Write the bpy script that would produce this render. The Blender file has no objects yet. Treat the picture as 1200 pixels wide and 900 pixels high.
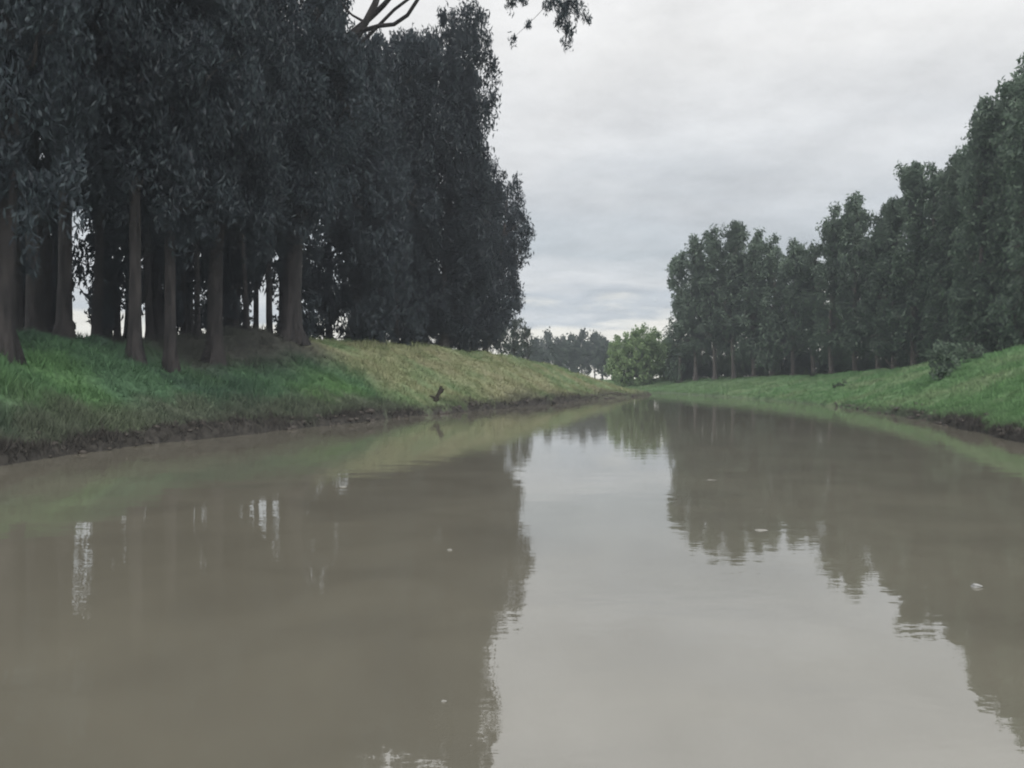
import bpy, math, random
import numpy as np
C = bpy.context.scene.collection
PI = math.pi
CAMZ = 1.3; HOR = 445.0; F = 1000.0

def at(px, py, D):
    """a pixel of the 1200x900 survey and a distance -> a real point"""
    return np.array([(px-600.0)/F*D, D, CAMZ+(HOR-py)/F*D])

# ------------------------------------------------------------------ noise
def _h(ix, iy, seed):
    n = (ix.astype(np.int64)*374761393 + iy.astype(np.int64)*668265263 + seed*1442695041) & 0xffffffff
    n = ((n ^ (n >> 13))*1274126177) & 0xffffffff
    n = (n ^ (n >> 16)) & 0xffffffff
    return n/4294967295.0
def vnoise(x, y, seed=0):
    ix = np.floor(x); iy = np.floor(y); fx = x-ix; fy = y-iy
    fx = fx*fx*(3-2*fx); fy = fy*fy*(3-2*fy)
    a = _h(ix, iy, seed); b = _h(ix+1, iy, seed); c = _h(ix, iy+1, seed); d = _h(ix+1, iy+1, seed)
    return (a*(1-fx)+b*fx)*(1-fy)+(c*(1-fx)+d*fx)*fy
def fbm(x, y, seed=0, oct=4):
    x = np.asarray(x, float); y = np.asarray(y, float)
    s = 0; a = 0.5; t = 0
    for k in range(oct):
        s = s+a*vnoise(x, y, seed+k*17); t += a; a *= .5; x = x*2.03+5.1; y = y*2.03+9.7
    return s/t-0.5
def sm(a, b, x):
    t = np.clip((x-a)/(b-a), 0, 1); return t*t*(3-2*t)

# ------------------------------------------------------------------ river shores: x, y, crest height, slope width
LEFT = [(-8,-60,2,5),(-9,-25,2,5),(-9.2,-5,2,4.5),(-8.6,6,2.2,4),(-7.8,13,2.3,4),(-7.4,16.5,2.4,4.2),(-6.7,19,2.45,4.6),(-5.8,22,2.4,5),
        (-4.7,26,2.6,5.4),(-3.2,31,2.95,6),(-0.2,39,3.1,6),(2.6,47,3.1,6),(5.6,56,2.9,5.6),(8.4,63,2.35,5),
        (10.7,69,1.6,4.4),(12.0,75,.95,4),(11.4,80,.8,4),(7,85,1.2,4),(0,88,1.6,4),(-20,94,1.8,5),(-90,112,1.8,5)]
RIGHT = [(9.5,-60,2.2,6),(9,-25,2.2,6),(9.2,-5,2.3,6),(9.8,8,2.9,6),(10.5,17,3.5,6.2),(11.7,22,3.55,6.6),(14,31,3.35,7),
         (16.0,44,2.75,7.5),(16.6,56,2.2,8),(16.2,68,1.9,8),(15.4,80,1.8,8),(12.5,92,1.6,7),(4,101,1.3,6),(-20,108,1.2,6),(-90,126,1.2,6)]
def catmull(P, n=24):
    P = np.array(P, float); out = []
    Q = np.vstack([2*P[0]-P[1], P, 2*P[-1]-P[-2]])
    for i in range(1, len(Q)-2):
        p0, p1, p2, p3 = Q[i-1:i+3]
        for k in range(n):
            t = k/n
            out.append(.5*((2*p1)+(-p0+p2)*t+(2*p0-5*p1+4*p2-p3)*t*t+(-p0+3*p1-3*p2+p3)*t**3))
    out.append(P[-1]); return np.array(out)
Ls = catmull(LEFT); Rs = catmull(RIGHT)
SH = np.vstack([Ls, Rs]); SIDE = np.r_[np.zeros(len(Ls)), np.ones(len(Rs))]
poly = np.vstack([Ls[:, :2], Rs[::-1, :2]])
def inside(x, y):
    c = np.zeros(x.shape, bool); n = len(poly); j = n-1
    for i in range(n):
        xi, yi = poly[i]; xj, yj = poly[j]
        if yi != yj:
            c ^= ((yi > y) != (yj > y)) & (x < (xj-xi)*(y-yi)/(yj-yi)+xi)
        j = i
    return c
GX0, GX1, GY0, GY1, GS = -95., 95., -60., 150., .6
gx = np.arange(GX0, GX1, GS); gy = np.arange(GY0, GY1, GS)
XX, YY = np.meshgrid(gx, gy)
flat = np.c_[XX.ravel(), YY.ravel()]
S = np.empty(len(flat)); H_ = np.empty(len(flat)); W_ = np.empty(len(flat)); SD = np.empty(len(flat))
for k in range(0, len(flat), 8000):
    q = flat[k:k+8000]
    d = ((q[:, None, 0]-SH[None, :, 0])**2+(q[:, None, 1]-SH[None, :, 1])**2)
    i = d.argmin(1); S[k:k+8000] = np.sqrt(d[np.arange(len(q)), i])
    H_[k:k+8000] = SH[i, 2]; W_[k:k+8000] = SH[i, 3]; SD[k:k+8000] = SIDE[i]
ins = inside(flat[:, 0], flat[:, 1]); S[ins] *= -1
shp = XX.shape
S = S.reshape(shp); H_ = H_.reshape(shp); W_ = W_.reshape(shp); SD = SD.reshape(shp)
def bil(G, x, y):
    u = np.clip((x-GX0)/GS, 0, len(gx)-1.001); v = np.clip((y-GY0)/GS, 0, len(gy)-1.001)
    i = u.astype(int); j = v.astype(int); fu = u-i; fv = v-j
    return (G[j, i]*(1-fu)+G[j, i+1]*fu)*(1-fv)+(G[j+1, i]*(1-fu)+G[j+1, i+1]*fu)*fv
def shore(x, y):
    return bil(S, x, y), bil(H_, x, y), bil(W_, x, y), bil(SD, x, y)
def height(x, y):
    x = np.atleast_1d(np.asarray(x, float)); y = np.atleast_1d(np.asarray(y, float))
    s, Hc, w, sd = shore(x, y)
    e = s + .45*fbm(x*.7, y*.7, 3, 4) + .22*fbm(x*3.1, y*3.1, 8, 3)
    lip = .15+.22*vnoise(x*.55, y*.55, 5)
    out = lip*sm(-.03, .14, e)
    t = np.clip((s-.2)/w, 0, 1)
    prof = t*.65+.35*(t*t*(3-2*t))
    z = out+(Hc-.38)*prof
    z = z-(z-1.25)*sm(0, 22, s-w-7)*(s > 0)
    lowr = sd*(.35+.65*sm(24, 45, y)); z = z-out*lowr*.6-out*(1-sd)*sm(58, 70, y)*.6
    z = z+.42*np.exp(-((x+9.3)/2.0)**2-((y-31)/2.6)**2)
    amp = np.clip(s/1.5, 0, 1)
    z = z+amp*(.42*fbm(x*.42, y*.42, 21, 3)+.22*fbm(x*1.6, y*1.6, 31, 3)+.07*fbm(x*6, y*6, 41, 2))
    bed = -.10+np.clip(s+.0, -3.5, 0)*.45+.05*fbm(x, y, 2)
    k = sm(-.12, .06, e)
    z = bed*(1-k)+np.maximum(z, .02)*k
    R = np.hypot(x, y)
    z = np.where((np.abs(x) > 94) | (y > 149) | (y < -59), np.maximum(z, 1.2), z)
    return z
def hz(x, y): return float(height(x, y)[0])

# bank colours (near grass with tree shade in it, dry grass, mud)
def ground_tint(x, y):
    s, Hc, w, sd = shore(x, y)
    n1 = fbm(x*.5, y*.5, 61, 4); n2 = fbm(x*1.7, y*1.7, 71, 3); n3 = fbm(x*.18, y*.18, 66, 3)
    lush_shaded = np.array([.060, .112, .062]); lush_shaded2 = np.array([.046, .082, .054])  # near left grass: rich green, with the grove's shade mixed into the colour
    dry = np.array([.190, .205, .118]); dryg = np.array([.128, .178, .092]); straw = np.array([.225, .21, .14])
    rgt = np.array([.096, .172, .078]); rgt2 = np.array([.140, .190, .104])
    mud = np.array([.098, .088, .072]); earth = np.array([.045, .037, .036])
    def mix(a, b, t): return a*(1-t[:, None])+b*t[:, None]
    o = np.ones(len(x))[:, None]
    near = mix(lush_shaded*o, lush_shaded2*o, sm(-.2, .2, n1+.3*n2))
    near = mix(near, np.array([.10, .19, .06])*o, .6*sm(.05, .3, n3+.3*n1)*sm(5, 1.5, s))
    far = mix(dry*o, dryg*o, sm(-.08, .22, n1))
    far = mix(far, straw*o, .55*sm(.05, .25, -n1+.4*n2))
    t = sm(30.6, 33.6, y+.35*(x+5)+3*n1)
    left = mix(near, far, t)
    right = mix(rgt*o, rgt2*o, sm(-.1, .3, n1+.3*n2))
    far_r = mix(right, (dryg*.85)*o, sm(60, 78, y)*.4)
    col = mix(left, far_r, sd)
    # mud and dead stems by the water
    bw = np.where(sd < .5, 1.25-.5*sm(30, 34, y), .35-.5*sm(25, 45, y))
    dead = np.array([.088, .090, .070])
    col = mix(col, dead*o, sm(bw+.6, bw-.7, s+1.5*n1+1.1*n2)*np.where(sd < .5, .75, .5))
    col = mix(col, np.array([.044,.041,.037])*o, sm(.34, .16, s+.5*n1+.4*n2)*(1-.75*sd*sm(22, 40, y))*(1-.7*(1-sd)*sm(48, 62, y)))
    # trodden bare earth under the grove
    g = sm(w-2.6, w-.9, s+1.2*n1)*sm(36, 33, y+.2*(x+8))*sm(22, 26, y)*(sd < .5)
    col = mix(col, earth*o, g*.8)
    return np.clip(col*1.75, .01, .6)

# ------------------------------------------------------------------ materials
def mat(name):
    m = bpy.data.materials.new(name); m.use_nodes = True
    nt = m.node_tree; return m, nt, nt.nodes['Principled BSDF']
def leaf_mat(name, c1, c2, trans=.25, rough=.55):
    m, nt, b = mat(name); N = nt.nodes; Lk = nt.links
    g = N.new('ShaderNodeNewGeometry'); r = N.new('ShaderNodeValToRGB')
    r.color_ramp.elements[0].color = (*c1, 1); r.color_ramp.elements[1].color = (*c2, 1)
    Lk.new(g.outputs['Random Per Island'], r.inputs[0])
    oi = N.new('ShaderNodeObjectInfo'); mr = N.new('ShaderNodeMapRange')
    mr.inputs['To Min'].default_value = .78; mr.inputs['To Max'].default_value = 1.25
    Lk.new(oi.outputs['Random'], mr.inputs[0])
    mx = N.new('ShaderNodeVectorMath'); mx.operation = 'SCALE'
    Lk.new(r.outputs[0], mx.inputs[0]); Lk.new(mr.outputs[0], mx.inputs['Scale'])
    Lk.new(mx.outputs[0], b.inputs['Base Color'])
    b.inputs['Roughness'].default_value = rough; b.inputs['Specular IOR Level'].default_value = .35
    tr = N.new('ShaderNodeBsdfTranslucent'); Lk.new(mx.outputs[0], tr.inputs[0])
    ms = N.new('ShaderNodeMixShader'); ms.inputs[0].default_value = trans
    Lk.new(b.outputs[0], ms.inputs[1]); Lk.new(tr.outputs[0], ms.inputs[2])
    Lk.new(ms.outputs[0], N['Material Output'].inputs[0])
    return m
def bark_mat(name, c1, c2, sc=1.0):
    m, nt, b = mat(name); N = nt.nodes; Lk = nt.links
    tc = N.new('ShaderNodeTexCoord'); mp = N.new('ShaderNodeMapping'); mp.inputs['Scale'].default_value = (5*sc, 5*sc, .8*sc)
    Lk.new(tc.outputs['Object'], mp.inputs[0])
    n = N.new('ShaderNodeTexNoise'); n.inputs['Scale'].default_value = 1.6; n.inputs['Detail'].default_value = 7
    Lk.new(mp.outputs[0], n.inputs[0])
    r = N.new('ShaderNodeValToRGB'); r.color_ramp.elements[0].position = .36; r.color_ramp.elements[1].position = .66
    r.color_ramp.elements[0].color = (*c1, 1); r.color_ramp.elements[1].color = (*c2, 1)
    Lk.new(n.outputs[0], r.inputs[0]); Lk.new(r.outputs[0], b.inputs['Base Color'])
    bp = N.new('ShaderNodeBump'); bp.inputs['Distance'].default_value = .04; bp.inputs['Strength'].default_value = .7
    Lk.new(n.outputs[0], bp.inputs['Height']); Lk.new(bp.outputs[0], b.inputs['Normal'])
    b.inputs['Roughness'].default_value = .9
    return m
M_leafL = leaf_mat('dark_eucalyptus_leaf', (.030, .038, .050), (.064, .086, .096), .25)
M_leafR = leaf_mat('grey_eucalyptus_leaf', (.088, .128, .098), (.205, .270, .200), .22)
M_leafD = leaf_mat('distant_leaf', (.040, .055, .052), (.085, .110, .090), .2)
M_leafW = leaf_mat('willow_leaf', (.19, .29, .14), (.36, .46, .25), .35)
M_leafB = leaf_mat('bush_leaf', (.030, .050, .026), (.075, .105, .052), .2)
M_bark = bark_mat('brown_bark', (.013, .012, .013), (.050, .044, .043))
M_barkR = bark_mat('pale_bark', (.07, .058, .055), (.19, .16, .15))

m, nt, b = mat('bank_soil_and_turf'); N = nt.nodes; Lk = nt.links
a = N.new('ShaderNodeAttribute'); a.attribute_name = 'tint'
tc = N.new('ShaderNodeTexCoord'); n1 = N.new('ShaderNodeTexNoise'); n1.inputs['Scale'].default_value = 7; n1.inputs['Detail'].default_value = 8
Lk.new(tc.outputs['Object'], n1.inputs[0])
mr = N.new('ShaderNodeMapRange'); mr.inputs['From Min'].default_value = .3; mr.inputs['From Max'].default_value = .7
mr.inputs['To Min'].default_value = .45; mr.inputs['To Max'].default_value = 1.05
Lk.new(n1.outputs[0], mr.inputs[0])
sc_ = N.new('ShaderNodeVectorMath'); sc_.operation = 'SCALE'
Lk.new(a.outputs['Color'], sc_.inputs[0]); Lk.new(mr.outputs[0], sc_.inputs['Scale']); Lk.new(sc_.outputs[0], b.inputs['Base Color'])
bp = N.new('ShaderNodeBump'); bp.inputs['Distance'].default_value = .06; bp.inputs['Strength'].default_value = .8
Lk.new(n1.outputs[0], bp.inputs['Height']); Lk.new(bp.outputs[0], b.inputs['Normal'])
b.inputs['Roughness'].default_value = .95; b.inputs['Specular IOR Level'].default_value = .15
M_ground = m

m, nt, b = mat('grass_blade'); N = nt.nodes; Lk = nt.links
a = N.new('ShaderNodeAttribute'); a.attribute_name = 'tint'
Lk.new(a.outputs['Color'], b.inputs['Base Color']); b.inputs['Roughness'].default_value = .7; b.inputs['Specular IOR Level'].default_value = .2
tr = N.new('ShaderNodeBsdfTranslucent'); Lk.new(a.outputs['Color'], tr.inputs[0])
ms = N.new('ShaderNodeMixShader'); ms.inputs[0].default_value = .3
Lk.new(b.outputs[0], ms.inputs[1]); Lk.new(tr.outputs[0], ms.inputs[2]); Lk.new(ms.outputs[0], N['Material Output'].inputs[0])
M_grass = m

# muddy water: silty body colour under a clear reflecting surface
m, nt, b = mat('muddy_river_water'); N = nt.nodes; Lk = nt.links
tc = N.new('ShaderNodeTexCoord')
nz = N.new('ShaderNodeTexNoise'); nz.inputs['Scale'].default_value = .8; nz.inputs['Detail'].default_value = 9; nz.inputs['Distortion'].default_value = .6
Lk.new(tc.outputs['Object'], nz.inputs[0])
r = N.new('ShaderNodeValToRGB'); r.color_ramp.elements[0].position = .3; r.color_ramp.elements[1].position = .7
r.color_ramp.elements[0].color = (.170, .158, .124, 1); r.color_ramp.elements[1].color = (.212, .198, .154, 1)
Lk.new(nz.outputs[0], r.inputs[0]); Lk.new(r.outputs[0], b.inputs['Base Color'])
b.inputs['Roughness'].default_value = .015; b.inputs['IOR'].default_value = 2.8
mp = N.new('ShaderNodeMapping'); mp.inputs['Scale'].default_value = (1.0, 1.7, 1); Lk.new(tc.outputs['Object'], mp.inputs[0])
w1 = N.new('ShaderNodeTexNoise'); w1.inputs['Scale'].default_value = 1.3; w1.inputs['Detail'].default_value = 3; Lk.new(mp.outputs[0], w1.inputs[0])
w2 = N.new('ShaderNodeTexNoise'); w2.inputs['Scale'].default_value = 9; w2.inputs['Detail'].default_value = 2; Lk.new(mp.outputs[0], w2.inputs[0])
b1 = N.new('ShaderNodeBump'); b1.inputs['Distance'].default_value = .012; b1.inputs['Strength'].default_value = .22
b2 = N.new('ShaderNodeBump'); b2.inputs['Distance'].default_value = .0012; b2.inputs['Strength'].default_value = .3
Lk.new(w1.outputs[0], b1.inputs['Height']); Lk.new(w2.outputs[0], b2.inputs['Height'])
Lk.new(b1.outputs[0], b2.inputs['Normal']); Lk.new(b2.outputs[0], b.inputs['Normal'])
M_water = m
def plain(name, c, rough=.8):
    m, nt, b = mat(name); N = nt.nodes
    n = N.new('ShaderNodeTexNoise'); n.inputs['Scale'].default_value = 25
    r = N.new('ShaderNodeValToRGB'); r.color_ramp.elements[0].color = tuple(v*.7 for v in c)+(1,); r.color_ramp.elements[1].color = tuple(min(1, v*1.2) for v in c)+(1,)
    nt.links.new(n.outputs[0], r.inputs[0]); nt.links.new(r.outputs[0], b.inputs['Base Color'])
    b.inputs['Roughness'].default_value = rough; return m
M_twig = plain('dead_wood', (.045, .038, .030)); M_white = plain('pale_litter', (.42, .42, .41)); M_foam = plain('foam', (.34, .33, .30))
M_stone = plain('pale_stone', (.42, .42, .42)); M_clod = plain('wet_clod', (.075, .064, .055), .6)

# ------------------------------------------------------------------ mesh building
def mesh_obj(name, V, faces, n, material, parent=None, tint=None, smooth=False):
    """faces: flat int array, n verts per face"""
    me = bpy.data.meshes.new(name); V = np.asarray(V, np.float32); faces = np.asarray(faces, np.int32).ravel()
    nf = len(faces)//n
    me.vertices.add(len(V)); me.vertices.foreach_set('co', V.ravel())
    me.loops.add(len(faces)); me.loops.foreach_set('vertex_index', faces)
    me.polygons.add(nf); me.polygons.foreach_set('loop_start', np.arange(nf, dtype=np.int32)*n)
    me.polygons.foreach_set('loop_total', np.full(nf, n, np.int32))
    me.update(calc_edges=True)
    if smooth: me.polygons.foreach_set('use_smooth', np.ones(nf, bool))
    if tint is not None:
        at_ = me.color_attributes.new('tint', 'FLOAT_COLOR', 'POINT')
        at_.data.foreach_set('color', np.c_[tint, np.ones(len(tint))].astype(np.float32).ravel())
    me.materials.append(material)
    o = bpy.data.objects.new(name, me); C.objects.link(o)
    if parent: o.parent = parent
    return o
def tag(o, label=None, cat=None, group=None, kind=None):
    if label: o['label'] = label
    if cat: o['category'] = cat
    if group: o['group'] = group
    if kind: o['kind'] = kind
    return o
def empty(name, loc):
    o = bpy.data.objects.new(name, None); o.empty_display_size = .3; C.objects.link(o); o.location = loc; return o

# ------------------------------------------------------------------ ground: one polar sheet out to the horizon
ang = np.concatenate([np.linspace(-180, -44, 90, endpoint=False), np.linspace(-44, 44, 820, endpoint=False), np.linspace(44, 180, 90, endpoint=False)])*PI/180
rad = [0.6]
while rad[-1] < 120: rad.append(rad[-1]+max(.06, rad[-1]*.0062))
while rad[-1] < 6000: rad.append(rad[-1]*1.06)
rad = np.array(rad); nr, na = len(rad), len(ang)
RR, AA = np.meshgrid(rad, ang, indexing='ij')
gx_, gy_ = (RR*np.sin(AA)).ravel(), (RR*np.cos(AA)).ravel()
gz_ = height(gx_, gy_)
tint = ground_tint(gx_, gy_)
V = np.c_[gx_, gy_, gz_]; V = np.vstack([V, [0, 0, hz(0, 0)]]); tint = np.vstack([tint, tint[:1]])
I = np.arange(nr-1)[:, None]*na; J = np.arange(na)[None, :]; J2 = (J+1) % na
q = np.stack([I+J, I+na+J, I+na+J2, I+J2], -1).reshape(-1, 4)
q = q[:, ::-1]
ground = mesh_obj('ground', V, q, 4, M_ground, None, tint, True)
tag(ground, 'grassy river banks and flat land around the river', 'ground', kind='structure')
# water sheet, a bit wider than the channel, running under the banks
pl = np.vstack([Ls[:, :2], ]); 
nL = 240
def resample(P, n):
    P = P[:, :2]; d = np.r_[0, np.cumsum(np.hypot(*np.diff(P, axis=0).T))]; t = np.linspace(0, d[-1], n)
    return np.c_[np.interp(t, d, P[:, 0]), np.interp(t, d, P[:, 1])]
a_, b_ = resample(Ls, nL), resample(Rs, nL)
dv = b_-a_; dv /= np.linalg.norm(dv, axis=1)[:, None]
a2, b2_ = a_-dv*1.0, b_+dv*1.0
K = 10
V = np.vstack([a2*(1-k/K)+b2_*(k/K) for k in range(K+1)]); V = np.c_[V, np.zeros(len(V))]
fc = []
for k in range(K):
    i = np.arange(nL-1); fc.append(np.c_[k*nL+i, (k+1)*nL+i, (k+1)*nL+i+1, k*nL+i+1])
water = mesh_obj('water', V, np.vstack(fc), 4, M_water)
tag(water, 'still muddy brown river water reflecting sky and trees', 'water', kind='structure')

# ------------------------------------------------------------------ tubes and leaves
def tube(path, radii, sides=8, V=None, Fc=None, rough=0., rng=None):
    path = np.asarray(path, float); n = len(path)
    T = np.gradient(path, axis=0); T /= np.linalg.norm(T, axis=1)[:, None]+1e-9
    base = len(V)
    up = np.array([0, 0, 1.]) if abs(T[0, 2]) < .9 else np.array([1., 0, 0])
    u = np.cross(up, T[0]); u /= np.linalg.norm(u)
    for i in range(n):
        u = u-T[i]*u.dot(T[i]); u /= np.linalg.norm(u); v = np.cross(T[i], u)
        for k in range(sides):
            a = 2*PI*k/sides; r = radii[i]*(1+(rng.uniform(-rough, rough) if rng else 0))
            V.append(path[i]+r*(math.cos(a)*u+math.sin(a)*v))
    for i in range(n-1):
        for k in range(sides):
            k2 = (k+1) % sides
            Fc.append((base+i*sides+k, base+i*sides+k2, base+(i+1)*sides+k2, base+(i+1)*sides+k))
def spline(pts, n):
    pts = [np.asarray(p, float) for p in pts]; P = catmull([tuple(p) for p in pts], 8)
    d = np.r_[0, np.cumsum(np.linalg.norm(np.diff(P, axis=0), axis=1))]; t = np.linspace(0, d[-1], n)
    return np.stack([np.interp(t, d, P[:, k]) for k in range(3)], 1)

def leaves(blobs, dens, L, Wd, rng, droop=.6, cl_r=.45, per=42, shell=.55, hole=None):
    """blobs: (centre, radii). returns quad verts for hanging leaves grouped in sprays"""
    out = []
    for c, r in blobs:
        c = np.asarray(c); r = np.asarray(r, float)*np.ones(3)
        area = 4*PI*((r[0]*r[1])**1.6+(r[0]*r[2])**1.6+(r[1]*r[2])**1.6)**(1/1.6)/3**(1/1.6)
        nc = max(4, int(area*dens))
        d = rng.normal(size=(nc, 3)); d /= np.linalg.norm(d, axis=1)[:, None]
        rr = shell+(1.08-shell)*rng.random(nc)**.7
        cen = c+d*r*rr[:, None]
        sz = cl_r*rng.uniform(.55, 1.35, nc)
        if hole is not None:
            cen_ok = ~hole(cen) | (rng.random(nc) < .10); cen = cen[cen_ok]; sz = sz[cen_ok]; nc = len(cen)
            if nc == 0: continue
        cc = np.repeat(cen, per, 0); ss = np.repeat(sz, per)
        off = rng.normal(size=(nc*per, 3)); off /= np.linalg.norm(off, axis=1)[:, None]
        off *= (rng.random(nc*per)**.5)[:, None]*np.array([.78, .78, 1.45 if droop > .8 else .95])
        pos = cc+off*ss[:, None]
        out.append(pos)
    if not out: return np.zeros((0, 3)), np.zeros(0, np.int32)
    pos = np.vstack(out); n = len(pos)
    dr = rng.normal(size=(n, 3)); dr[:, 2] -= droop*1.9; dr /= np.linalg.norm(dr, axis=1)[:, None]
    w = np.cross(dr, rng.normal(size=(n, 3))); w /= np.linalg.norm(w, axis=1)[:, None]
    l = L*rng.uniform(.6, 1.35, n)[:, None]; ww = Wd*rng.uniform(.6, 1.3, n)[:, None]
    nn = np.cross(dr, w)*l*.12
    v0 = pos-dr*l*.5; v1 = pos+w*ww*.5+nn; v2 = pos+dr*l*.5; v3 = pos-w*ww*.5+nn
    V = np.stack([v0, v1, v2, v3], 1).reshape(-1, 3)
    return V, np.arange(n*4, dtype=np.int32)

NT = 0
def tree(name, base, path, radii, blobs, label, cat, group, mL, mB, dens=2.2, L=.3, Wd=.08, seed=0, droop=.6, cl_r=.45,
         per=42, hole=None, sides=9, shell=.55, limbs=True, extra=None, limb_r=.35):
    rng = np.random.default_rng(seed)
    base = np.array(base, float); root = empty(name, base)
    V, Fc = [], []
    P = spline(path, 26)-base
    hgt = np.linspace(0, 1, 26); rr = np.interp(hgt, np.linspace(0, 1, len(radii)), radii)
    rr = rr*(1+.45*np.exp(-hgt*60)+.18*np.exp(-hgt*14))
    tube(P, rr, sides, V, Fc, .05, rng)
    ph = rng.uniform(0, 6); nl = rng.integers(3, 6)
    for i in range(26):                                   # buttress-like swellings at the foot
        for k_ in range(sides):
            j_ = i*sides+k_; V[j_] = P[i]+(V[j_]-P[i])*(1+(.34*math.exp(-hgt[i]*45)+.06)*math.cos(nl*2*PI*k_/sides+ph))
    if limbs:
        for c, r in blobs:
            c = np.asarray(c)-base
            # leave the trunk below the clump
            zt = c[2]-rng.uniform(.5, 1.0)*(np.hypot(*(c[:2]-np.array([np.interp(c[2], P[:, 2], P[:, 0]), np.interp(c[2], P[:, 2], P[:, 1])])))+.3)
            zt = max(zt, P[0, 2]+.25*(P[-1, 2]-P[0, 2]) if c[2] > 3 else .4)
            zt = min(zt, P[-1, 2]*.97)
            s0 = np.array([np.interp(zt, P[:, 2], P[:, k]) for k in range(3)])
            r0 = np.interp(zt, P[:, 2], rr)*limb_r+.012
            mid = (s0+c)/2+rng.normal(size=3)*.18*np.linalg.norm(c-s0)*.5
            tube(spline([s0, mid, c], 7), np.linspace(r0, r0*.3, 7), 5, V, Fc)
            rad_ = np.asarray(r, float)*np.ones(3)
            for q in range(3):
                d = rng.normal(size=3); d /= np.linalg.norm(d)
                e = c+d*rad_*.85
                tube(spline([c, (c+e)/2+rng.normal(size=3)*.1, e], 4), np.linspace(r0*.35, r0*.1+.004, 4), 4, V, Fc)
    if extra:
        for pts, r0, r1 in extra:
            pp = spline([np.asarray(p)-base for p in pts], 14); tube(pp, np.linspace(r0, r1, 14), 6, V, Fc, .04, rng)
    mesh_obj('trunk', np.array(V), np.array(Fc), 4, mB, root, smooth=True)
    LV, LF = leaves([(np.asarray(c)-base, r) for c, r in blobs], dens, L, Wd, rng, droop, cl_r, per, shell,
                    (lambda p: hole(p+base)) if hole else None)
    if len(LV): mesh_obj('crown', LV, LF, 4, mL, root)
    tag(root, label, cat, group)
    return root

def auto_blobs(axis, z0, z1, halfw, rng, n, top_taper=.45, low_taper=.6, rb=(.9, 1.5)):
    """clumps around a stem: axis(z)->(x,y)"""
    B = []
    for i in range(n):
        t = (i+.5)/n+rng.uniform(-.3, .3)/n
        z = z0+(z1-z0)*t
        prof = np.interp(t, [0, .25, .6, 1], [low_taper, 1, .95, top_taper])
        r = rng.uniform(*rb)*(.75+.35*prof)
        R = max(0, halfw*prof-r*.6)
        a = i*2.399+rng.uniform(-.5, .5); q = R*rng.uniform(.55, 1.0)
        x, y = axis(z)
        B.append((np.array([x+q*math.cos(a), y+q*math.sin(a), z]), (r, r, r*rng.uniform(.8, 1.25))))
    x, y = axis(z1)
    B.append((np.array([x, y, z1-.3]), (rb[0]*.6, rb[0]*.6, rb[1]*.8)))
    return B

# sky gaps that the grove really has between its stems
def gap(p):
    px = 600+p[:, 0]/p[:, 1]*F; py = HOR-(p[:, 2]-CAMZ)/p[:, 1]*F
    h = np.zeros(len(p), bool)
    h |= (px < 372) & (py > np.where(px < 130, 225, 270)) & (vnoise(px/5.5+p[:, 1]*.02, py/26., 404) < np.where(px < 240, .44, .34))
    for x0, x1, y0, y1 in GAPS: h |= (px > x0) & (px < x1) & (py > y0) & (py < y1)
    return h
GAPS = [(84, 108, 232, 402), (44, 64, 272, 300), (50, 68, 312, 392), (106, 120, 290, 325), (128, 136, 300, 322), (134, 152, 352, 396),
        (16, 34, 362, 396), (166, 182, 340, 392), (180, 190, 308, 332), (214, 238, 326, 366), (296, 314, 320, 382), (318, 328, 345, 372),
        (366, 380, 308, 322), (393, 411, 362, 386), (24, 36, 96, 125), (46, 58, 90, 110), (30, 64, 150, 204), (97, 105, 80, 90), (158, 166, 144, 154),
        (410, 505, -60, 42), (505, 530, -60, 8), (258, 268, 338, 350), (470, 482, 150, 158)]

# ------------------------------------------------------------------ LEFT GROVE, front trunks (px of base, distance, trunk width px, lean px, crown bottom py, crown halfwidth m, label)
ORD = ['first', 'second', 'third', 'fourth', 'fifth', 'sixth', 'seventh', 'eighth', 'ninth', 'tenth', 'eleventh', 'twelfth', 'thirteenth', 'fourteenth', 'fifteenth',
       'sixteenth', 'seventeenth', 'eighteenth', 'nineteenth', 'twentieth', 'twenty-first', 'twenty-second', 'twenty-third', 'twenty-fourth']
G1 = 'dark eucalyptus trees of the left bank grove'
front = [
 (4, 17.5, 27, 4, 285, 2.0, 'dark eucalyptus with thick trunk cut by the left edge of the photo'),
 (42, 23, 24, -14, 255, 2.4, 'dark eucalyptus leaning slightly left beside the thick trunk at the left edge'),
 (76, 21.5, 20, -3, 240, 2.1, 'dark eucalyptus just left of the tall white sky gap in the grove'),
 (158, 21.5, 17, -4, 250, 2.0, 'slim eucalyptus with its foot in the grass right of the tall sky gap'),
 (200, 22.5, 16, -8, 250, 2.0, 'eucalyptus whose pale bare stem shows high into the left crown'),
 (251, 25.5, 21, 6, 275, 2.3, 'stout eucalyptus between the pale stemmed tree and the flared trunk by the dry bank'),
]
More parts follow.
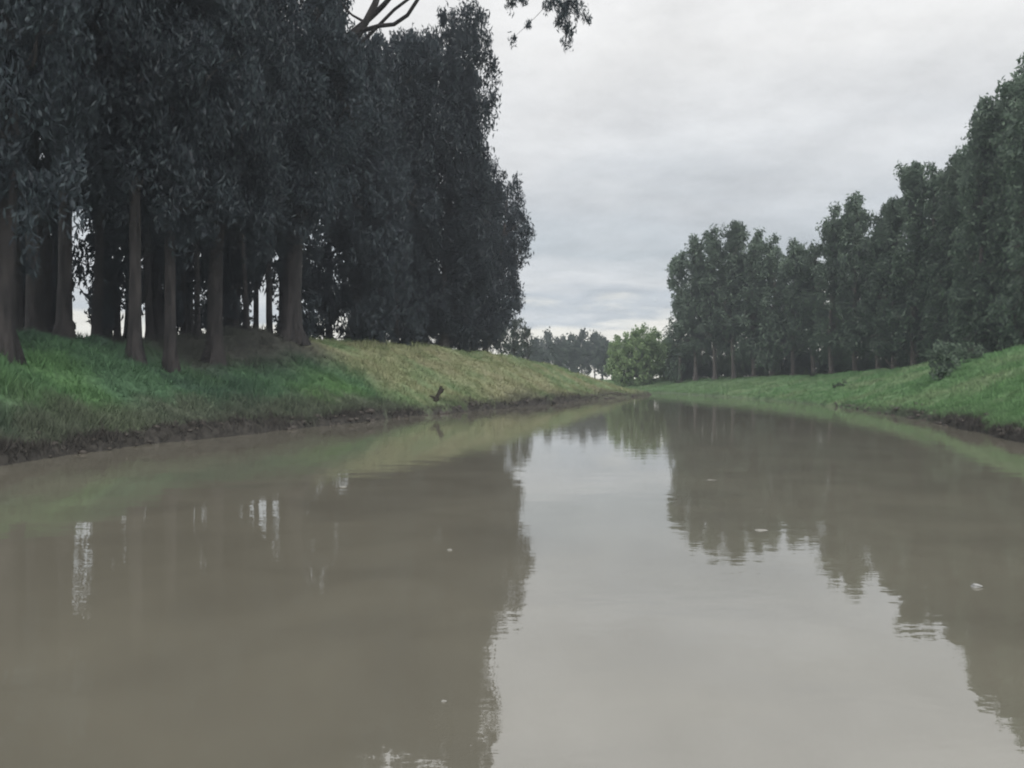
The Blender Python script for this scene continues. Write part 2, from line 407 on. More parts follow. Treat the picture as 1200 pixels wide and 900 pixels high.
for i, (px, D, wpx, lean, cb, hw, lab) in enumerate(front):
    rng = np.random.default_rng(100+i)
    X = (px-600)/F*D; z = hz(X, D)-.12
    r = wpx/F*D/2*.86; H = rng.uniform(15.5, 18)
    lx = lean/F*D
    path = [(X, D, z), (X+lx*.3, D+.1, z+H*.2), (X+lx*.7+rng.uniform(-.1, .1), D+.2, z+H*.42), (X+lx+rng.uniform(-.4, .4), D+.2, z+H*.7), (X+lx*1.1, D, z+H*.97)]
    ax = lambda zz, P=spline(path, 30): (np.interp(zz, P[:, 2], P[:, 0]), np.interp(zz, P[:, 2], P[:, 1]))
    zc = CAMZ+(HOR-cb-(0 if px < 180 else 25))/F*D
    B = auto_blobs(ax, zc+.6, z+H, hw, rng, 22, rb=(.85, 1.35))
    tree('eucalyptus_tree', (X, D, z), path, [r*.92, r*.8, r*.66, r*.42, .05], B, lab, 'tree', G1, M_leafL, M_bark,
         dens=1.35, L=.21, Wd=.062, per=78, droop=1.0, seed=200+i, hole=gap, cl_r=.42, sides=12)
# big flared tree by the dry bank, with the limbs that cross the top of the picture
D = 33; px = 341; X = (px-600)/F*D; z = hz(X, D)-.15
rng = np.random.default_rng(7)
path = [(X, D, z), at(343, 330, 33), at(350, 230, 33), at(365, 140, 32.5), at(395, 80, 32), at(424, 35, 31.5), at(444, -5, 31.5), at(452, -60, 31.5), at(448, -130, 31.5)]
B = [(at(a, b, d), (r, r, r*1.1)) for a, b, d, r in [(330, 250, 33, 1.2), (372, 215, 32, 1.3), (318, 190, 34, 1.4), (352, 165, 31.5, 1.2), (388, 150, 33, 1.2), (322, 120, 32, 1.4), (358, 90, 34, 1.4),
     (392, 95, 31, 1.2), (398, 60, 30.8, .8), (412, 85, 31, .8), (375, 60, 31, 1.1), (405, 125, 31, 1.1), (360, 130, 31, 1.2), (335, 160, 31.5, 1.2), (372, 10, 31, 1.1), (330, 215, 31.5, 1.0), (360, 250, 31.8, .9), (345, 290, 34.5, 1.0), (330, 50, 33, 1.5), (370, 30, 34, 1.2), (340, -10, 33, 1.5), (382, -30, 33, 1.4), (420, -110, 32, 1.5), (470, -130, 31, 1.5), (380, -110, 33, 1.6), (430, -170, 31, 1.4), (520, -110, 30, 1.2), (590, -75, 29, 1.0)]]
extra = [([at(418, 40, 31.8), at(440, 32, 31), at(466, 28, 30.5), at(486, 8, 30), at(505, -30, 29.5), at(560, -75, 29), at(640, -80, 28.5)], .085, .03),
         ([at(400, 50, 31.8), at(436, 20, 31.5), at(462, -8, 31), at(490, -60, 31)], .13, .05),
         ([at(640, -80, 28.5), at(655, -40, 28.5), at(661, 0, 28.5), at(662, 40, 28.5), at(663, 62, 28.5)], .03, .006),
         ([at(661, 0, 28.5), at(676, 8, 28.5), at(690, 22, 28.4)], .012, .005),
         ([at(655, -40, 28.5), at(640, 5, 28.6), at(620, 28, 28.6), at(598, 48, 28.6)], .012, .005)]
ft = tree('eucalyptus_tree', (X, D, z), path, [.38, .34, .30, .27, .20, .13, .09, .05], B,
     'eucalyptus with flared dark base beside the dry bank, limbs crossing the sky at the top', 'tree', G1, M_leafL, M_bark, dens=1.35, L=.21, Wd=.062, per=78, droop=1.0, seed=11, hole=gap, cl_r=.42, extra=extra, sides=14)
# hanging sprays at the end of the long limb
rng = np.random.default_rng(5)
sp = [(at(a, b, 28.5), r) for a, b, r in [(662, 8, .22), (660, 22, .22), (664, 36, .2), (663, 50, .12), (678, 14, .2), (688, 22, .14), (670, 2, .25), (648, 2, .2), (598, 4, .2), (612, 0, .15), (655, 28, .15), (640, 10, .12), (600, 47, .08), (620, 30, .07)]]
LV, LF = leaves([(c-np.array([X, 33, z]), r*1.25) for c, r in sp], 14, .2, .04, rng, 1.0, .16, 15, .1)
mesh_obj('hanging_leaves', LV, LF, 4, M_leafL, ft)

# middle and edge trees of the left grove:  base px, D, trunk width m, stem top (px,py), crown: explicit clumps
def clumpy(px, D, tw, top, clumps, label, seed, group=G1, mL=M_leafL, mB=M_bark, dens=1.2, L=.34, Wd=.09, cl=.5, per=40, hole=gap, droop=1.0, sides=9, catg='tree', name='eucalyptus_tree', sh=.5):
    X = (px-600)/F*D; z = hz(X, D)-.12; rng = np.random.default_rng(seed)
    T = at(top[0], top[1], D)
    P0 = np.array([X, D, z]); mid1 = P0*.7+T*.3+np.array([rng.uniform(-.2, .2), .1, 0]); mid2 = P0*.35+T*.65+np.array([rng.uniform(-.3, .3), -.1, 0])
    B = []
    for c in clumps:
        a, b, r = c[:3]; dd = c[3] if len(c) > 3 else rng.uniform(-1, 1)*min(1.6, D*.04)
        k = r/F*D
        B.append((at(a, b, D+dd), (k, k, k*rng.uniform(.95, 1.2))))
    return tree(name, P0, [P0, mid1, mid2, T], [tw/2, tw*.4, tw*.27, .03], B, label, catg, group, mL, mB, dens=dens, L=L, Wd=Wd, seed=seed+500, hole=hole, cl_r=cl, per=per, droop=droop, sides=sides, shell=sh)
def column(cx, top, bot, hw, D, seed, lean=0, rb=24, n=None, prof=(.25, .62, 1, 1, .8), var=(.75, 1.2)):
    """clumps down a crown, pixel units"""
    rng = np.random.default_rng(seed); out = []
    n = n or int((bot-top)*hw*2/(rb*rb*1.5))+3
    for i in range(n):
        t = (i+.5)/n; y = top+(bot-top)*t
        pr = np.interp(t, [0, .15, .5, .85, 1], prof)*hw
        r = rb*rng.uniform(*var)*(.62+.38*min(1, t*5))
        out.append((cx+lean*(1-t)+rng.uniform(-1, 1)*max(2, pr-r*.6), y, r))
    out.append((cx+lean, top+rb*.5, rb*.6))
    return out

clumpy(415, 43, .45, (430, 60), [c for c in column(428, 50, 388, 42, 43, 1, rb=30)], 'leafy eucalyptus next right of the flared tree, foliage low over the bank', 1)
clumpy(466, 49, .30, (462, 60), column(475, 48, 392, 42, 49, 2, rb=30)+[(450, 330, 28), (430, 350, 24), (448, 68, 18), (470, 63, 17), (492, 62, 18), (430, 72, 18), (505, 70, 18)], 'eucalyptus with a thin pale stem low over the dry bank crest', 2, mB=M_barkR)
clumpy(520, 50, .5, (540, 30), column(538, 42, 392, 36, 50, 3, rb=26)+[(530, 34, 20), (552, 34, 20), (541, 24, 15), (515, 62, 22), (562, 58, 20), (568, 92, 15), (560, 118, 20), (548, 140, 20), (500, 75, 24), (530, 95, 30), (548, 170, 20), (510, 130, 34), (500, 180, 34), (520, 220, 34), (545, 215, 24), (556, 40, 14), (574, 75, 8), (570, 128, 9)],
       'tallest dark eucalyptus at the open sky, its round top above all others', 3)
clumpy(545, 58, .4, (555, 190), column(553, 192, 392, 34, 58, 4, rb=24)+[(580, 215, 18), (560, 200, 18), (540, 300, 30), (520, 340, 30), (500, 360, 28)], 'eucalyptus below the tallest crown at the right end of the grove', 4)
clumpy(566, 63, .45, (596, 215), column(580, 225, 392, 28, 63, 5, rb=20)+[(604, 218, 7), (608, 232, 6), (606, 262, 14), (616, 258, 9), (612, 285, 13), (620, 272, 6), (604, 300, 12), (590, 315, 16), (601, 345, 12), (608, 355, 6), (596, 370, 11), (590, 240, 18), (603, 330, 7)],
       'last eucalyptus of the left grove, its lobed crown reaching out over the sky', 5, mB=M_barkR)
# inner rows: nothing tells these apart
rng0 = np.random.default_rng(77)
inner = [(118, 30, 20), (20, 31, 25), (60, 36, 60), (150, 38, 80), (186, 31, 60), (222, 36, 60), (275, 33, 70), (300, 42, 60), (385, 46, 60), (330, 46, 90), (440, 54, 60), (490, 58, 110), (128, 44, 90), (200, 45, 80), (255, 47, 80), (-30, 27, 40), (-60, 38, 40), (10, 45, 60)]
for k, (px, D, top) in enumerate(inner):
    bot = 372 if px > 375 else rng0.uniform(325, 372)
    hw = rng0.uniform(34, 46)
    ytop = -60 if D < 40 else max(-40, top-60)
    if 395 < px < 500: ytop = 70
    clumpy(px, D, rng0.uniform(.26, .42), (px+rng0.uniform(-10, 10), ytop), column(px, ytop, bot, hw, D, 30+k, rb=34 if D < 40 else 28),
           'dark eucalyptus deep inside the left grove behind the front trunks', 40+k, dens=1.0, L=.38, Wd=.11, cl=.55, per=34)
for k, (px, D, tw) in enumerate([(22, 25, .30), (58, 28, .26), (112, 27, .30), (120, 34, .22), (138, 30, .24), (176, 29, .26), (188, 37, .3), (216, 33, .26), (232, 29, .2), (272, 35, .3), (290, 31, .2), (316, 39, .3), (-14, 24, .3), (150, 42, .3), (66, 40, .3)]):
    r_ = np.random.default_rng(650+k)
    clumpy(px, D, tw, (px+r_.uniform(-14, 14), -20), column(px, -20, 225, 26, D, 660+k, rb=28), 'slender dark stemmed eucalyptus in the second rank of the left grove, between the front trunks', 670+k, dens=.8, L=.3, Wd=.09, cl=.5, per=40)
# dense undergrowth along the back of the grove
for k, (px, D, wpx, hpx) in enumerate([(-20, 36, 60, 60), (62, 37, 26, 40), (122, 39, 26, 62), (205, 38, 28, 52), (260, 40, 40, 48), (345, 40, 28, 56), (385, 46, 28, 60), (425, 50, 30, 60), (460, 54, 30, 66), (495, 57, 30, 66), (530, 60, 30, 60), (560, 64, 22, 50)]):
    r_ = np.random.default_rng(900+k); X = (px-600)/F*D; z = hz(X, D)
    by = HOR-(z-CAMZ)/D*F
    cl = [(px+r_.uniform(-.8, .8)*wpx, by-hpx*t, wpx*r_.uniform(.35, .6)) for t in np.linspace(.1, .9, 9)]
    clumpy(px, D, .12, (px, by-hpx), cl, 'dark undergrowth shrub at the back of the left grove', 60+k, group='undergrowth shrubs in the left grove', dens=1.3, L=.34, Wd=.11, cl=.45, per=30, droop=.2, catg='shrub', name='shrub')

# small trees just past the grove and the far tree line
far_small = [(590, 76, 386, 9, 10), (604, 80, 376, 10, 12), (616, 82, 384, 5, 9)]
for k, (px, D, top, hw, rb) in enumerate(far_small):
    clumpy(px, D, .16, (px, top), column(px, top+3, 412, hw, D, 70+k, rb=7)+([(px+6, 380, 5)] if k == 1 else []),
           ['low scraggly tree tucked against the last eucalyptus of the left grove', 'small sparse tree with a bent top right beside the left grove', 'thin sapling right of the small bent tree on the bank horizon'][k], 80+k,
           group='small trees past the left grove', mL=M_leafD, L=.35, Wd=.13, cl=.4, per=14, dens=1.0)
fl = [(628, 396, 7), (641, 389, 6), (655, 398, 8), (668, 394, 9), (682, 388, 11), (697, 390, 11), (706, 397, 8)]
lbl = ['leftmost tree of the faint far tree line beyond the dry bank', 'pointed slim tree in the far tree line, second from its left end', 'low tree right of the pointed slim tree in the far tree line',
       'middle tree of the far tree line, before the three bigger crowns', 'roundest far tree, left of the pair beside the yellow green willow', 'far tree with broad crown just left of the yellow green willow', 'low far tree touching the left side of the yellow green willow']
for k, (px, top, hw) in enumerate(fl):
    clumpy(px, 170+6*(k % 3), .3, (px, top), column(px, top+3, 432, hw*1.25, 170, 300+k, rb=7), lbl[k], 90+k, group='far tree line', mL=M_leafD, L=.75, Wd=.35, cl=.8, per=12, dens=.32)

# ------------------------------------------------------------------ RIGHT ROW
right = [  # px, D, top py, half width px
 (797, 92, 298, 13), (815, 90, 282, 15), (838, 88, 276, 14), (860, 86, 264, 17), (884, 84, 280, 14), (905, 82, 286, 14), (930, 80, 289, 15), (954, 78, 292, 14), (975, 74, 252, 14),
 (1003, 71, 230, 19), (1030, 68, 262, 16), (1048, 66, 238, 15), (1071, 63, 195, 17), (1095, 61, 208, 16), (1118, 58, 192, 17), (1140, 55, 205, 18), (1152, 52, 128, 20), (1178, 50, 118, 19), (1200, 47, 86, 20), (1236, 45, 84, 24), (1272, 44, 70, 26)]
rl = ['end eucalyptus of the right row, its crown edge standing over the far bend', 'second eucalyptus of the right row counting from the far bend', 'third eucalyptus of the right row, left of the rounded double top',
 'eucalyptus with the rounded double top near the far end of the right row', 'eucalyptus just right of the rounded double top in the right row', 'low topped eucalyptus with reddish stem, sixth of the right row from the bend',
 'seventh eucalyptus of the right row from the bend, above the dark grass tuft', 'lowest topped eucalyptus before the right row begins to rise', 'first eucalyptus of the rising part of the right row, with a split top',
 'eucalyptus with the broad knobbly top where the right row starts to rise', 'shorter eucalyptus right of the broad knobbly top', 'eucalyptus left of the tall spire topped tree in the right row', 'tall spire topped eucalyptus, left of the pair above the round bush',
 'eucalyptus between the spire topped tree and the one above the round bush', 'eucalyptus rising straight behind the round dark bush', 'eucalyptus with sparse top standing out against the tall right crowns',
 'tall eucalyptus with a round lobed head leaning out over the sky', 'eucalyptus between the lobed head and the highest crown at the right edge', 'highest eucalyptus of the right row, cut by the right edge of the photo', None, None]
for k, (px, D, top, hw) in enumerate(right):
    s = 80/D; rb = 9.5*s**.8
    r_ = np.random.default_rng(1200+k)
    cl = column(px, top+4, r_.uniform(398, 430), hw*r_.uniform(1.15, 1.75), D, 400+k, rb=rb*r_.uniform(.85, 1.3), lean=r_.uniform(-5, 5), prof=(.05, .38, .85, 1, .9), var=(.6, 1.35))
    cl += [(px+r_.uniform(-1, 1)*hw*.5, top+r_.uniform(6, 30)*s, rb*.55) for _ in range(4)]
    cl += [(px+r_.uniform(-4, 4), top+r_.uniform(-7, 3)*s, rb*.32), (px+r_.uniform(-.8, .8)*hw, top+r_.uniform(0, 14)*s, rb*.34), (px+r_.uniform(-1.2, 1.2)*hw, top+r_.uniform(8, 34)*s, rb*.4)]
    if k == 3: cl += [(850, 272, 6), (866, 267, 6)]
    if k == 16: cl += [(1150, 140, 9), (1163, 130, 9), (1144, 160, 8), (1155, 175, 10)]
    if k == 15: cl += [(1133, 178, 5), (1140, 185, 5), (1128, 190, 5)]
    clumpy(px, D, .42, (px+r_.uniform(-3, 3), top+6), cl, rl[k] or 'eucalyptus of the right row just outside the right edge', 1000+k, group='eucalyptus row on the right bank', mL=M_leafR, mB=M_barkR,
           dens=.72, L=.36, Wd=.14, cl=.62, per=34, hole=None, droop=.5, sh=.5)
for k, (px, D, top) in enumerate([(822, 97, 300), (850, 95, 300), (880, 93, 300), (912, 91, 300), (945, 88, 305), (980, 84, 290), (1015, 80, 275), (1045, 77, 265), (1080, 73, 235), (1110, 70, 225), (1145, 65, 200), (1180, 60, 160), (1215, 58, 130)]):
    r_ = np.random.default_rng(1400+k)
    clumpy(px, D, .36, (px, top+6), column(px, top+8, 434, 24*80/D, D, 500+k, rb=12*80/D), 'eucalyptus in the rear rank hidden behind the right row', 1100+k, group='rear rank of the right row', mL=M_leafR, mB=M_barkR,
           dens=.5, L=.45, Wd=.2, cl=.7, per=24, hole=None)

for k, (px, D) in enumerate([(805, 96), (832, 95), (862, 93), (893, 92), (922, 90), (950, 88), (980, 85), (1010, 82), (1042, 79), (1075, 75), (1110, 71), (1150, 66), (1190, 62)]):
    r_ = np.random.default_rng(1600+k); wpx = 20*85/D
    by = HOR-(hz((px-600)/F*D, D)-CAMZ)/D*F
    clumpy(px, D, .1, (px, by-18), [(px+r_.uniform(-.8, .8)*wpx, by-26*t, wpx*r_.uniform(.4, .65)) for t in np.linspace(.0, .9, 10)], 'dark shrub filling the shade behind the stems of the right row', 1700+k,
           group='shrubs under the right row', mL=M_leafB, dens=1.1, L=.45, Wd=.16, cl=.55, per=24, droop=.2, hole=None, catg='shrub', name='shrub')
# willow by the bend
clumpy(757, 98, .35, (752, 392), [(757, 402, 13), (740, 402, 11), (775, 408, 13), (725, 408, 10), (735, 420, 15), (760, 420, 17), (782, 425, 13), (718, 418, 8), (748, 436, 15), (770, 438, 15), (786, 440, 9), (735, 436, 14), (722, 428, 11), (728, 440, 12), (765, 394, 8), (745, 394, 7), (722, 400, 5), (756, 388, 4)],
       'bright yellow green willow bush at the river bend between the two groves', 2000, group=None, mL=M_leafW, L=.42, Wd=.17, cl=.55, per=34, dens=1.4, droop=.4, catg='willow', name='willow_tree', hole=None)
clumpy(792, 93, .14, (792, 418), [(792, 424, 8), (799, 430, 8), (786, 434, 8), (796, 438, 8)], 'grey green shrub at the foot of the right row beside the willow', 2001, group=None, mL=M_leafR, L=.4, Wd=.15, cl=.5, per=24, dens=.9, catg='shrub', name='shrub', hole=None)

for k, px in enumerate(range(604, 812, 17)):
    r_ = np.random.default_rng(1900+k); D = 150+8*(k % 3); by = 428; w_ = 9
    clumpy(px, D, .2, (px, 404), [(px+r_.uniform(-1, 1)*w_, by-r_.uniform(2, 24), r_.uniform(4.5, 7.5)) for _ in range(9)]+[(px+r_.uniform(-1, 1)*w_, 436, 7), (px, 428, 8)], 'hazy grey shrub of the far thicket under the far tree line', 1950+k,
           group='far thicket', mL=M_leafD, L=.7, Wd=.35, cl=.8, per=14, dens=.4, droop=.3, hole=None, catg='shrub', name='shrub')

# bushes and tufts on the right bank
def bush(px, D, hpx, cl, label, seed, catg='bush', name='bush', mL=M_leafB, **kw):
    return clumpy(px, D, .06, (px, HOR-(hz((px-600)/F*D, D)-CAMZ)/D*F-hpx), cl, label, seed, group=kw.pop('group', None), mL=mL, L=kw.pop('L', .16), Wd=kw.pop('Wd', .06), cl=kw.pop('cl_', .22), per=kw.pop('per', 30), dens=kw.pop('dens', 5), droop=0, catg=catg, name=name, hole=None)
def bp_(px, D): return HOR-(hz((px-600)/F*D, D)-CAMZ)/D*F
D = 36; y0 = bp_(1104, D)
bush(1104, D, 30, [(1103, y0-24, 14, 0), (1111, y0-31, 12, .2), (1098, y0-14, 11, .1), (1106, y0-8, 12, -.2), (1115, y0-18, 10, 0), (1100, y0-33, 9, 0)], 'round dark bush alone on the right bank slope', 2100, mL=M_leafR)
D = 39; y1 = bp_(1134, D)
bush(1134, D, 20, [(1130, y1-12, 10, 0), (1139, y1-17, 10, .2), (1124, y1-7, 7, .1), (1143, y1-6, 6, -.1)], 'smaller low bush right behind the round dark bush', 2101, mL=M_leafR)
for k, (px, D, lab) in enumerate([(950, 66, 'dark tuft near the foot of the right row, farther of two'), (985, 52, 'dark low tuft halfway down the right bank, nearer of two')]):
    y2 = bp_(px, D); bush(px, D, 5, [(px-3, y2-2, 4, 0), (px+3, y2-3, 4, 0)], lab, 2110+k, catg='grass tuft', name='grass_tuft', group='dark tufts on the right bank')

# ------------------------------------------------------------------ snag, litter, stones
def solid(name, pts, rads, m, label, cat, loc, sides=6, extra=()):
    V, Fc = [], []; rng = np.random.default_rng(3)
    tube(spline([np.asarray(p, float) for p in pts], 8), np.linspace(rads[0], rads[1], 8), sides, V, Fc, .15, rng)
    for e, ra, rb_ in extra: tube(spline([np.asarray(p, float) for p in e], 6), np.linspace(ra, rb_, 6), sides, V, Fc, .15, rng)
    o = mesh_obj(name, np.array(V), np.array(Fc), 4, m, smooth=True); o.location = loc; tag(o, label, cat); return o
D = 34.0; X = (512-600)/F*D; 
# find where the slope meets the wanted row
solid('dead_stump', [(-.08, 0, -.1), (.0, 0, .16), (.09, 0, .36), (.18, 0, .62)], (.12, .055), M_twig, 'dark forked dead stump on the left bank above the water', 'stump', (X, D, hz(X, D)),
      extra=[([(.0, 0, .05), (-.14, 0, .18), (-.28, .05, .22)], .07, .03), ([(.08, 0, .32), (.2, 0, .4), (.27, 0, .52)], .06, .04)])

def lump(name, loc, size, m, label, cat, seed, flatz=.5, group=None):
    import bmesh
    bm = bmesh.new(); bmesh.ops.create_icosphere(bm, subdivisions=3, radius=1)
    r_ = np.random.default_rng(seed); ph = r_.uniform(0, 6, 6)
    for v in bm.verts:
        c = v.co; k = 1+.22*math.sin(3*c.x+ph[0])*math.sin(2.7*c.y+ph[1])+.15*math.sin(5*c.z+ph[2]+2*c.x)+.08*math.sin(9*c.y+ph[3])
        v.co = (c.x*size[0]*k, c.y*size[1]*k, c.z*size[2]*k)
    me = bpy.data.meshes.new(name); bm.to_mesh(me); bm.free(); me.materials.append(m)
    for p in me.polygons: p.use_smooth = True
    o = bpy.data.objects.new(name, me); C.objects.link(o); o.location = loc; tag(o, label, cat, group); return o
def onwater(px, py): D = CAMZ*F/(py-HOR); return ((px-600)/F*D, D, 0)
x, y, _ = onwater(288, 512); lump('white_litter', (x-.1, y+.35, hz(x-.1, y+.35)+.06), (.13, .10, .11), M_white, 'white scrap caught at the water edge of the left bank', 'litter', 1)
x, y, _ = onwater(1145, 688); lump('floating_litter', (x, y, .004), (.034, .03, .014), M_white, 'white scrap floating on the dark reflection at the right', 'litter', 2)
x, y, _ = onwater(892, 622); lump('foam_patch', (x, y, .003), (.055, .06, .004), M_foam, 'pale foam streak floating near the reflected tree tops', 'foam', 3)
x, y, _ = onwater(833, 563); lump('foam_patch', (x, y, .003), (.06, .04, .004), M_foam, 'faint foam streak on the reflection of the right row', 'foam', 4)
x, y, _ = onwater(527, 645); lump('floating_leaf', (x, y, .003), (.022, .016, .006), M_foam, 'tiny pale leaf floating on the dark reflection left of centre', 'leaf', 5)
x, y, _ = onwater(402, 571); lump('floating_leaf', (x, y, .003), (.04, .03, .008), M_foam, 'pale leaf floating off the left bank under the dry slope', 'leaf', 6)
x, y, _ = onwater(520, 823); lump('floating_leaf', (x, y, .002), (.012, .010, .003), M_foam, 'speck of leaf floating nearest the bottom edge of the photo', 'leaf', 7)

# clods and stones along the eroded foot of the banks: uncountable
rng = np.random.default_rng(9)
import bmesh
bm = bmesh.new(); bmesh.ops.create_icosphere(bm, subdivisions=1, radius=1); bv = np.array([v.co[:] for v in bm.verts]); bf = np.array([[v.index for v in f.verts] for f in bm.faces]); bm.free()
VV, FF = [], []; base = 0
sh = np.vstack([resample(Ls[(Ls[:, 1] > 8) & (Ls[:, 1] < 82)], 900), resample(Rs[(Rs[:, 1] > 8) & (Rs[:, 1] < 42)], 260)])
for p in sh:
    q = p+rng.normal(size=2)*.28; D = q[1]
    z = hz(q[0], q[1])
    if z < -.1 or z > .5: continue
    s = rng.uniform(.015, .065)*(1.5 if rng.random() < .1 else 1)*(1+D/80)
    VV.append(bv*(1+.35*rng.normal(size=bv.shape)*.5)*np.array([s*1.3, s, s*.7])+np.array([q[0], q[1], max(z, 0)+s*.2])); FF.append(bf+base); base += len(bv)
cl = mesh_obj('clods', np.vstack(VV), np.vstack(FF), 3, M_clod, smooth=False)
tag(cl, 'dark wet clods and roots along the eroded foot of both banks', 'clods', kind='stuff')

# ------------------------------------------------------------------ grass
def grass(name, label, n, sidesel, hmin, hmax, seed, wscale=1., band=None, tmul=1., fall=0.):
    rng = np.random.default_rng(seed)
    # candidates spread by distance so that near turf is finer
    D = 9*np.exp(rng.random(n)*math.log(125/9.)); a = rng.uniform(-.66, .66, n)
    x = a*D; y = D
    s, Hc, w, sd = shore(x, y)
    ok = (s > (-.08 if band else .05)) & (s < (band or 13)) & ((sd < .5) if sidesel == 'L' else (sd >= .5))
    x, y, s, w, sd, D = x[ok], y[ok], s[ok], w[ok], sd[ok], D[ok]
    # tufts: pull candidates towards patch centres
    clump = vnoise(x*2.2, y*2.2, 55)
    keep = rng.random(len(x)) < .35+.75*clump
    if sidesel == 'L': keep &= ~((y < 36) & (y > 23) & (s > w-1.6) & (rng.random(len(x)) < .75))
    x, y, s, D, clump = x[keep], y[keep], s[keep], D[keep], clump[keep]
    z = height(x, y); ok = z > .03; x, y, s, D, z, clump = x[ok], y[ok], s[ok], D[ok], z[ok], clump[ok]
    m = len(x); K = 3
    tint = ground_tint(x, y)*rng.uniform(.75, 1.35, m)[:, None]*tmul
    X = np.repeat(x, K)+rng.normal(size=m*K)*.03*np.repeat(1+D/25, K); Y = np.repeat(y, K)+rng.normal(size=m*K)*.03*np.repeat(1+D/25, K)
    Z = np.repeat(z, K)-.02; DD = np.repeat(D, K)
    big = vnoise(x*.8, y*.8, 88)*vnoise(x*3, y*3, 89); h = rng.uniform(hmin, hmax, m*K)*(.4+.8*np.repeat(clump, K)+1.6*np.repeat(np.clip(big-.25, 0, 1), K)); wd = (.010+.0009*DD)*rng.uniform(.7, 1.4, m*K)*wscale
    th = rng.uniform(0, 2*PI, m*K); lean = rng.uniform(.1, .75, m*K)*h; la = rng.uniform(0, 2*PI, m*K)
    dx, dy = np.cos(th)*wd/2, np.sin(th)*wd/2
    v0 = np.c_[X-dx, Y-dy, Z]; v1 = np.c_[X+dx, Y+dy, Z]; v2 = np.c_[X+np.cos(la)*lean, Y+np.sin(la)*lean, Z+h*(1-fall*rng.random(m*K))]
    V = np.stack([v0, v1, v2], 1).reshape(-1, 3)
    tt = np.repeat(np.repeat(tint, K, 0), 3, 0)
    o = mesh_obj(name, V, np.arange(len(V)), 3, M_grass, None, tt)
    tag(o, label, 'grass', kind='stuff'); return len(x)
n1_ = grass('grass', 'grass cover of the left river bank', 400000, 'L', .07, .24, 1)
n2_ = grass('grass', 'grass cover of the right river bank', 400000, 'R', .07, .22, 2)
n3_ = grass('dead_grass', 'tangled dead stems along the foot of the left bank', 170000, 'L', .15, .40, 3, band=1.3, wscale=.9, fall=.8)
n4_ = grass('dead_grass', 'rough grass along the foot of the right bank', 110000, 'R', .15, .36, 4, band=.8, wscale=.9, fall=.8)
print('grass tufts', n1_, n2_, n3_, n4_)

# ------------------------------------------------------------------ haze
def haze(density):
    x0, x1, y0, y1, z0, z1 = -190, 190, -75, 215, -4.5, 23
    V = [(x, y, z) for z in (z0, z1) for y in (y0, y1) for x in (x0, x1)]
    Fq = [(0, 2, 3, 1), (4, 5, 7, 6), (0, 1, 5, 4), (2, 6, 7, 3), (0, 4, 6, 2), (1, 3, 7, 5)]
    m = bpy.data.materials.new('thin_air'); m.use_nodes = True; nt = m.node_tree
    nt.nodes.remove(nt.nodes['Principled BSDF'])
    v = nt.nodes.new('ShaderNodeVolumePrincipled'); v.inputs['Color'].default_value = (.82, .88, 1, 1); v.inputs['Density'].default_value = density
    nt.links.new(v.outputs[0], nt.nodes['Material Output'].inputs['Volume'])
    o = mesh_obj('haze', V, Fq, 4, m); tag(o, 'thin damp air over the river', 'haze', kind='stuff')
HAZE = 0.0010
if HAZE: haze(HAZE)

# ------------------------------------------------------------------ sky, sun, camera
SUN_EL, SUN_AZ = math.radians(50), math.radians(158)
w = bpy.data.worlds.new('World'); bpy.context.scene.world = w; w.use_nodes = True
nt = w.node_tree; N = nt.nodes; Lk = nt.links; bg = N['Background']
sky = N.new('ShaderNodeTexSky'); sky.sky_type = 'NISHITA'; sky.sun_disc = False; sky.sun_elevation = SUN_EL; sky.sun_rotation = SUN_AZ
tc = N.new('ShaderNodeTexCoord'); sp = N.new('ShaderNodeSeparateXYZ'); Lk.new(tc.outputs['Generated'], sp.inputs[0])
def mth(op, a, b=None, c=None):
    n = N.new('ShaderNodeMath'); n.operation = op
    for i, v in enumerate((a, b, c)):
        if v is None: continue
        if isinstance(v, (int, float)): n.inputs[i].default_value = v
        else: Lk.new(v, n.inputs[i])
    return n.outputs[0]
zc = mth('MAXIMUM', sp.outputs[2], 0.0); den = mth('ADD', zc, .13)
cx = mth('DIVIDE', sp.outputs[0], den); cy = mth('DIVIDE', sp.outputs[1], den)
cv = N.new('ShaderNodeCombineXYZ'); Lk.new(cx, cv.inputs[0]); Lk.new(cy, cv.inputs[1])
def noise(scale, detail, seed, rough=.55):
    mp = N.new('ShaderNodeMapping'); mp.inputs['Location'].default_value = (seed, seed*1.7, 0); Lk.new(cv.outputs[0], mp.inputs[0])
    n = N.new('ShaderNodeTexNoise'); n.inputs['Scale'].default_value = scale; n.inputs['Detail'].default_value = detail; n.inputs['Roughness'].default_value = rough
    Lk.new(mp.outputs[0], n.inputs[0]); return n.outputs[0]
na_ = noise(.9, 6, 3.1); nb_ = noise(2.2, 8, 11.3, .64)
zw = mth('ADD', zc, mth('MULTIPLY', mth('SUBTRACT', na_, .5), .20))
ramp = N.new('ShaderNodeValToRGB'); Lk.new(zw, ramp.inputs[0]); cr = ramp.color_ramp
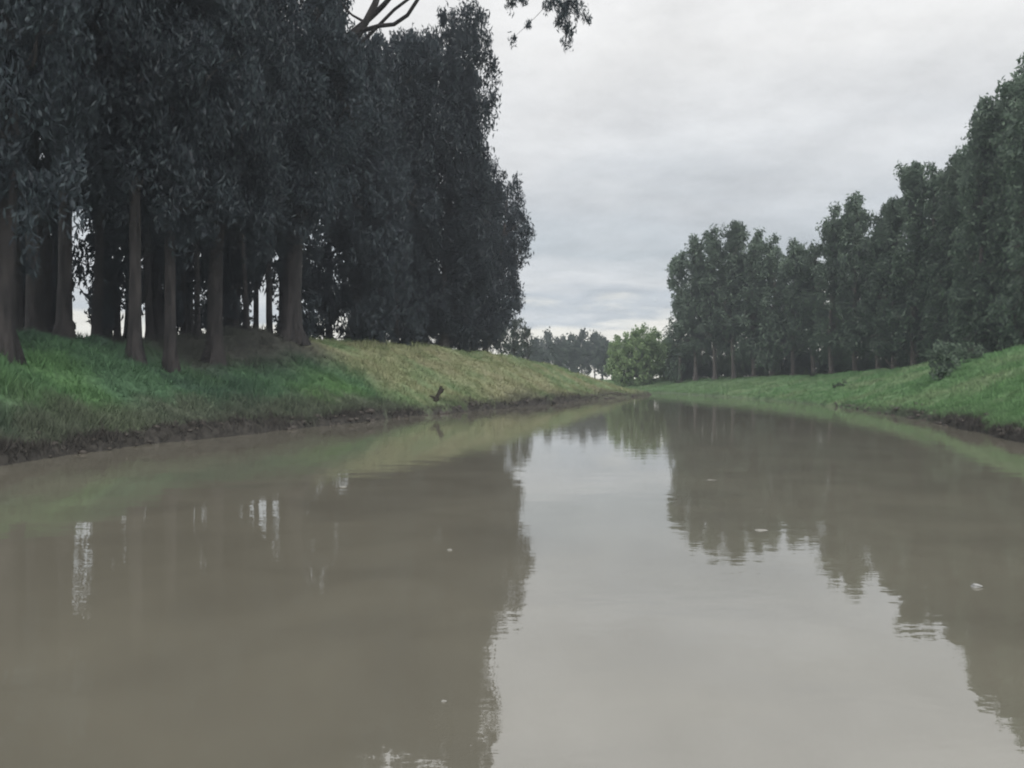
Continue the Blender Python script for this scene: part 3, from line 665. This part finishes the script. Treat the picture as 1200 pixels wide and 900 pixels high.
stops = [(0., (.80, .78, .72)), (.058, (.74, .725, .68)), (.080, (.44, .475, .52)), (.105, (.60, .615, .635)), (.15, (.44, .475, .505)), (.20, (.49, .515, .54)), (.27, (.62, .63, .64)), (.36, (.72, .72, .715)), (.6, (.78, .78, .78)), (1, (.78, .78, .78))]
while len(cr.elements) < len(stops): cr.elements.new(.5)
for e, (p, c) in zip(cr.elements, stops): e.position = p; e.color = (*c, 1)
mod = mth('ADD', mth('MULTIPLY', mth('SUBTRACT', nb_, .5), .66), 1.0)
mod = mth('MULTIPLY', mod, 10.0)
vs = N.new('ShaderNodeVectorMath'); vs.operation = 'SCALE'; Lk.new(ramp.outputs[0], vs.inputs[0]); Lk.new(mod, vs.inputs['Scale'])
mx = N.new('ShaderNodeMix'); mx.data_type = 'RGBA'; mx.inputs[0].default_value = .95
Lk.new(sky.outputs[0], mx.inputs[6]); Lk.new(vs.outputs[0], mx.inputs[7])
Lk.new(mx.outputs[2], bg.inputs[0]); bg.inputs[1].default_value = .1
sl = bpy.data.lights.new('sun', 'SUN'); sl.energy = 1.1; sl.angle = math.radians(18); sl.color = (1, .97, .92)
so = bpy.data.objects.new('sun', sl); C.objects.link(so)
from mathutils import Vector
dirv = Vector((math.sin(SUN_AZ)*math.cos(SUN_EL), math.cos(SUN_AZ)*math.cos(SUN_EL), math.sin(SUN_EL)))
so.rotation_euler = dirv.to_track_quat('Z', 'Y').to_euler()
cam = bpy.data.cameras.new('camera'); co = bpy.data.objects.new('camera', cam); C.objects.link(co)
cam.lens = 30; cam.sensor_width = 36; cam.clip_end = 12000; cam.clip_start = .05
co.location = (0, 0, CAMZ); co.rotation_euler = (math.radians(90)-math.atan(5/F), 0, 0)
sc = bpy.context.scene; sc.camera = co
sc.view_settings.view_transform = 'Standard'; sc.view_settings.look = 'None'; sc.view_settings.gamma = 1; sc.view_settings.exposure = .32
sc.cycles.use_denoising = True; sc.cycles.denoising_input_passes = 'RGB'
sc.cycles.max_bounces = 6; sc.cycles.diffuse_bounces = 3; sc.cycles.transparent_max_bounces = 4; sc.cycles.volume_bounces = 1
sc.cycles.filter_width = 2.0
